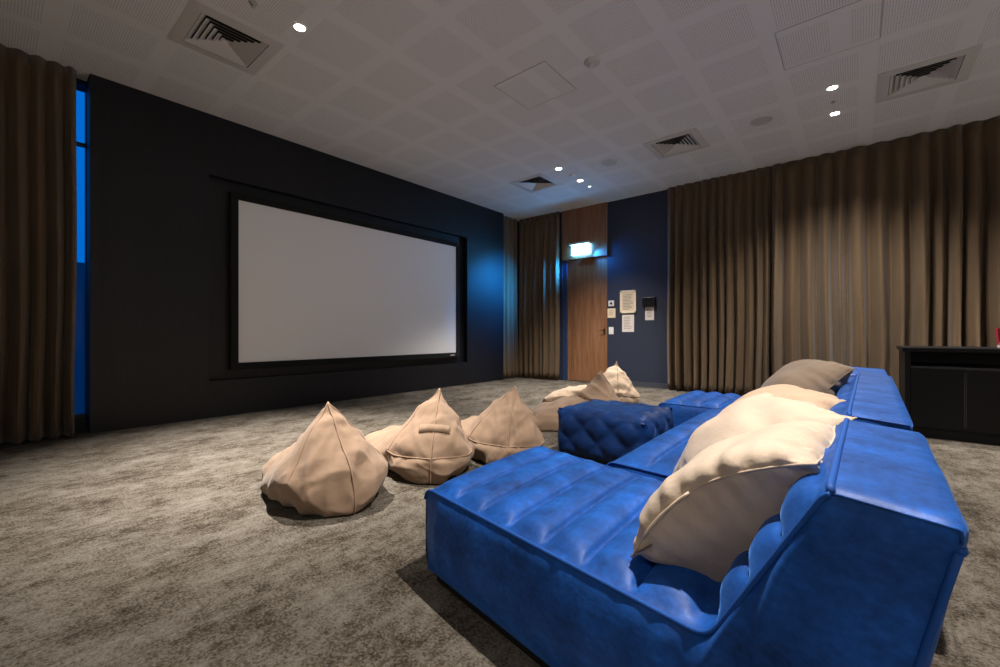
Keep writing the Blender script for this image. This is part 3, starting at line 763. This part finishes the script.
# ---------------------------------------------------------------- sofa modules
def sofa_module(lb, NF, ND, FF, FD, Ls, Lt, Lb, seat_n, back_n, zt=.72, zs=.365, seed=1, seat_drop=0.0, fs=1.0):
    """NF/FF front corner at near and far side, ND/FD unit direction front to back on each side. Ls seat depth, Lt top front, Lb top back."""
    rnd = random.Random(seed)
    NF, FF, ND, FD = Vector(NF), Vector(FF), Vector(ND).normalized(), Vector(FD).normalized()
    root = thing('sofa_module', lb, 'sofa', (NF.x, NF.y, 0), 'blue velvet sofa modules')
    zb = .035; r = .045
    prof = []                      # (d, z, channel bulge, region)
    def seg(a, b, n, reg, ch=None):
        for k in range(n):
            q = k/n; d = a[0]+(b[0]-a[0])*q; z = a[1]+(b[1]-a[1])*q
            prof.append((d, z, 0 if ch is None else abs(math.sin(PI*q*ch))**.34, reg))
    seg((0.02, zb), (0, .10), 4, 'front'); seg((0, .10), (0, zs-r), 10, 'front')
    for k in range(6):
        a = k/6*PI/2; prof.append((r-r*math.cos(a), zs-r+r*math.sin(a), .0, 'front'))
    seg((r, zs), (Ls-.035, zs-seat_drop), seat_n*16, 'seat', seat_n)
    # inner corner curve
    p0, p1, p2 = Vector((Ls-.035, zs-seat_drop)), Vector((Ls, zs-seat_drop)), Vector((Ls+(Lt-Ls)*.10, zs+(zt-zs)*.10))
    for k in range(6):
        q = k/6; p = p0*(1-q)**2+p1*2*q*(1-q)+p2*q*q; prof.append((p.x, p.y, 0, 'seat'))
    t1 = Vector((Lt, zt))
    pe = p2+(t1-p2)*.955
    seg(p2, pe, back_n*12, 'backrest', back_n)
    # rounded top front
    pt = t1+(Vector((Lb, zt-.012))-t1)*.10
    for k in range(6):
        q = k/6; p = pe*(1-q)**2+t1*2*q*(1-q)+pt*q*q; prof.append((p.x, p.y, 0, 'backrest'))
    pb = Vector((Lb, zt-.012)); pq = pt+(pb-pt)*.95
    seg(pt, pq, 8, 'backrest')
    b0 = Vector((Lb-.15, zb)); pr2 = pb+(b0-pb)*.05
    for k in range(4):
        q = k/4; p = pq*(1-q)**2+pb*2*q*(1-q)+pr2*q*q; prof.append((p.x, p.y, 0, 'backrest'))
    seg(pr2, b0, 14, 'back'); prof.append((b0.x, b0.y, 0, 'back'))
    n = len(prof); nS = 40
    # profile normals (up / outwards)
    nor = []
    for k in range(n):
        a = prof[max(k-1, 0)]; b = prof[min(k+1, n-1)]; tx, tz = b[0]-a[0], b[1]-a[1]; l = math.hypot(tx, tz) or 1; nor.append((-tz/l, tx/l))
    sv = [0, .012, .03, .055]+[.055+.89*k/(nS-8) for k in range(1, nS-8)]+[.945, .97, .988, 1]
    rngs = np.random.default_rng(seed); phs = rngs.uniform(0, 6.28, 12); fr = rngs.uniform(3, 12, 12)
    G = np.zeros((n, len(sv), 3))
    for k, (d, z, ch, reg) in enumerate(prof):
        for q, s_ in enumerate(sv):
            e = min(s_, 1-s_); fade = min(1, max(0, (e-.008)/.075)); fade = fade*fade*(3-2*fade)
            edge = math.sqrt(max(0, 1-(1-min(1, e/.05))**2))
            off = 0
            if reg in ('seat', 'backrest') and ch: off = (.028*ch-.020*(1-ch))*fade
            if reg == 'seat': off += .016*edge*math.sin(PI*s_)**.5
            if reg == 'backrest': off += .010*edge
            if reg in ('front', 'back'): off += .018*edge*math.sin(PI*min(1, max(0, (z-zb)/(.3 if reg == 'front' else zt))))
            # small puckers
            wr = sum(math.sin(fr[i]*(s_*1.4+d*.35*math.cos(i))+phs[i]+d*5*math.sin(i*2.1)) for i in range(12))/12
            off += .0022*wr*fade
            dd, zz = d+nor[k][0]*off, z+nor[k][1]*off
            A = NF+ND*dd; B = FF+FD*dd*fs; p = A+(B-A)*s_
            G[k, q] = (p.x, p.y, zz)
    reg_of = [p[3] for p in prof]
    def strip(name, ids, m):
        ids = list(ids); V = G[ids].reshape(-1, 3)-np.array((NF.x, NF.y, 0)); w = len(sv); F = [(a*w+b, a*w+b+1, (a+1)*w+b+1, (a+1)*w+b) for a in range(len(ids)-1) for b in range(w-1)]
        return pyobj(name, V, F, m, root)
    i_front = [k for k in range(n) if reg_of[k] == 'front']; i_seat = [k for k in range(n) if reg_of[k] == 'seat']; i_br = [k for k in range(n) if reg_of[k] == 'backrest']; i_bk = [k for k in range(n) if reg_of[k] == 'back']
    strip('front_panel', i_front+[i_seat[0]], M['velvet']); strip('seat', i_seat+[i_br[0]], M['velvet']); strip('backrest', i_br+[i_bk[0]], M['velvet']); strip('back_panel', i_bk, M['velvet'])
    # side panels: a curtain of columns hanging from the profile edge
    top = [k for k in range(n) if reg_of[k] in ('seat', 'backrest')]; top = i_front[-6:]+top
    for side in (0, -1):
        V = []; nr = 14; org = NF if side == 0 else FF; dr = ND if side == 0 else FD
        outw = Vector((dr.y, -dr.x)) if side == 0 else Vector((-dr.y, dr.x))
        for k in top:
            p = G[k, side]; d0 = prof[k][0]; dbm = .02+(Lb-.17)*(d0/Lb)
            bt = org+dr*dbm*(1 if side == 0 else fs)
            for a in range(nr+1):
                q = a/nr; x = p[0]+(bt.x-p[0])*q; y = p[1]+(bt.y-p[1])*q; z = p[2]+(zb-p[2])*q
                bul = .035*math.sin(PI*min(1, q*1.02))**.6*min(1, d0/.12+.0)*min(1, max(0, (Lb-d0)/.1))
                # gathers fanning out from the piping
                gth = sum(math.sin(d0*fr[i]*7+phs[i]+q*3*math.cos(i)) for i in range(6))/6
                inner = math.exp(-((d0-(Ls+.06))/.16)**2)
                bul += (.005+.022*inner)*gth*math.exp(-q*4.5)*min(1, q*12)+.004*math.sin(d0*9+q*7+phs[3])*math.sin(PI*q)
                V.append((x+outw.x*bul-NF.x, y+outw.y*bul-NF.y, z))
        F = [(a*(nr+1)+b, a*(nr+1)+b+1, (a+1)*(nr+1)+b+1, (a+1)*(nr+1)+b) for a in range(len(top)-1) for b in range(nr)]
        pyobj('side_panel', V, F, M['velvet'], root)
        bm = bmesh.new()
        i_t1 = max(i_br, key=lambda k: prof[k][1]-.35*prof[k][0])
        chain = [k for k in top if k <= i_t1]
        pp = [G[k, side]-np.array((NF.x, NF.y, 0)) for k in chain]
        pp = [np.array(p)+np.array((outw.x, outw.y, 0))*.002 for p in pp]
        # lay the cord clear of the channel ripple
        pp = np.array(pp)
        for _ in range(2): pp[1:-1] = pp[1:-1]*.4+(pp[:-2]+pp[2:])*.3
        tube(bm, [tuple(p) for p in pp], .006, 8); obj('piping', bm, M['piping'], root, True)
        bm = bmesh.new(); i_b1 = i_bk[0]
        pp = [G[k, side]-np.array((NF.x, NF.y, 0))+np.array((outw.x, outw.y, 0))*.002 for k in i_bk]
        tube(bm, [tuple(p) for p in pp], .006, 8); obj('piping', bm, M['piping'], root, True)
        bm = bmesh.new()
        pp = [G[k, side]-np.array((NF.x, NF.y, 0)) for k in top if k >= i_t1]
        tube(bm, [tuple(p) for p in pp], .003, 6); obj('seam', bm, M['velvet'], root, True)
    for k in (i_t1, i_b1):
        bm = bmesh.new(); tube(bm, [tuple(G[k, q]-np.array((NF.x, NF.y, -.001))) for q in range(len(sv))], .007, 8); obj('piping', bm, M['piping'], root, True)
    bm = bmesh.new()
    bc_ = [NF+ND*.05, FF+FD*.05, FF+FD*(Lb-.19), NF+ND*(Lb-.19)]
    ins = sum(bc_, Vector((0, 0)))/4
    bc_ = [ins+(p-ins)*.97 for p in bc_]
    lo_ = [bm.verts.new((p.x-NF.x, p.y-NF.y, 0)) for p in bc_]; hi_ = [bm.verts.new((p.x-NF.x, p.y-NF.y, .05)) for p in bc_]
    bm.faces.new(lo_); bm.faces.new(hi_)
    for k in range(4): bm.faces.new((lo_[k], lo_[(k+1) % 4], hi_[(k+1) % 4], hi_[k]))
    obj('plinth', bm, M['black'], root)
    return root
sofa_module('nearest blue velvet sofa module, a deep chaise carrying the large cream pillow', (-1.371, 1.160), (1.145, -.195), (-1.405, 1.985), (.80, -.150), 1.150, 1.350, 1.514, 7, 3, .725, .362, 3, fs=1.038)
sofa_module('middle blue velvet sofa module, shallower, behind the tufted ottoman', (-.965, 1.985), (1, -.11), (-.985, 3.90), (1, 0), .74, .945, 1.105, 4, 3, .72, .362, 5, fs=1.05)
sofa_module('far blue velvet sofa module, a chaise in front of the long curtain', (-1.41, 3.965), (1, 0), (-1.40, 4.88), (1, 0), 1.17, 1.36, 1.58, 7, 3, .70, .362, 8)

# ---------------------------------------------------------------- tufted ottoman
def ottoman():
    x0, x1, y0, y1, H_ = -1.86, -1.14, 2.93, 3.56, .40
    root = thing('tufted_ottoman', 'square blue velvet ottoman with deep button tufting between sofa and bean bags', 'ottoman', ((x0+x1)/2, (y0+y1)/2, 0))
    a, b = (x1-x0)/2, (y1-y0)/2; zb = .04
    N = 44
    def tuft(u, v, p):     # u,v in metres; p pitch; diamond pattern: returns pillow height 0..1
        s_, d_ = (u+v)/p, (u-v)/p
        f1 = abs(math.sin(PI*s_)); f2 = abs(math.sin(PI*d_)); r_ = (max(0, f1)*max(0, f2))
        return min(f1, f2)**.6*.2+r_**.7*.8
    Z_ = Vector((0, 0, 1))
    def face(P0, U, Vv, W, lu, lv, n, holes, rows):
        V = []; F = []; nu, nv = N, max(12, int(N*lv/lu))
        for i in range(nu+1):
            for j in range(nv+1):
                u, v = i/nu, j/nv
                e = min(u*lu, (1-u)*lu, v*lv, (1-v)*lv); ed = min(1, e/.08); rd = math.sqrt(max(0, 1-(1-ed)**2))
                h = tuft(u*lu, v*lv, rows)*(.022 if W == Z_ else .028)*min(1, e/.06)
                p = P0+U*(u*lu)+Vv*(v*lv)+W*(h+.035*rd-.035)
                V.append(tuple(p))
        for i in range(nu):
            for j in range(nv): F.append((i*(nv+1)+j, i*(nv+1)+j+1, (i+1)*(nv+1)+j+1, (i+1)*(nv+1)+j))
        return V, F
    X, Y, Z = Vector((1, 0, 0)), Vector((0, 1, 0)), Vector((0, 0, 1))
    pit = .24
    def btn(P0, U, Vv, W, lu, lv):
        k = int(lu/pit*2)+1
        for i in range(k+1):
            for j in range(k+1):
                u, v = i*pit/2, j*pit/2
                if (i+j) % 2 or not (.05 < u < lu-.05 and .05 < v < lv-.05): continue
                bm = bmesh.new(); bmesh.ops.create_uvsphere(bm, u_segments=12, v_segments=6, radius=.011)
                o = obj('button', bm, M['piping'], root, True); o.location = P0+U*u+Vv*v+W*(-.012)
    faces = [('top', Vector((-a, -b, H_)), X, Y, Z, 2*a, 2*b), ('side_panel', Vector((-a, -b, zb)), X, Z, -Y, 2*a, H_-zb), ('side_panel', Vector((-a, b, zb)), X, Z, Y, 2*a, H_-zb),
             ('side_panel', Vector((-a, -b, zb)), Y, Z, -X, 2*b, H_-zb), ('side_panel', Vector((a, -b, zb)), Y, Z, X, 2*b, H_-zb)]
    for nm, P0, U, Vv, W, lu, lv in faces:
        V, F = face(P0, U, Vv, W, lu, lv, N, None, pit)
        pyobj(nm, V, F, M['velvet_dark'], root)
        if nm == 'top' or W == -Y or W == -X: btn(P0, U, Vv, W, lu, lv)
    bm = bmesh.new(); box(bm, -a+.05, -b+.05, 0, a-.05, b-.05, zb+.03); obj('plinth', bm, M['black'], root)
ottoman()

# ---------------------------------------------------------------- dusk sky outside the window
w = bpy.data.worlds.new('dusk'); SC.world = w; w.use_nodes = True
bg = w.node_tree.nodes['Background']; bg.inputs[0].default_value = (.0, .14, .62, 1); bg.inputs[1].default_value = .55

# ---------------------------------------------------------------- camera
cam = bpy.data.cameras.new('camera'); co = bpy.data.objects.new('camera', cam); C.objects.link(co)
cam.sensor_width = 36; cam.lens = 427/1000*36; cam.clip_start = .02
co.location = (0, 0, 1.0); co.rotation_euler = (PI/2, 0, math.atan2(357, 427))
SC.camera = co
vs = SC.view_settings; vs.view_transform = 'Standard'; vs.look = 'None'; vs.gamma = 1; vs.exposure = 0.86; vs.use_curve_mapping = False
SC.display_settings.display_device = 'sRGB'
SC.cycles.max_bounces = 10; SC.cycles.diffuse_bounces = 6; SC.cycles.caustics_reflective = False; SC.cycles.caustics_refractive = False
SC.cycles.sample_clamp_indirect = 6
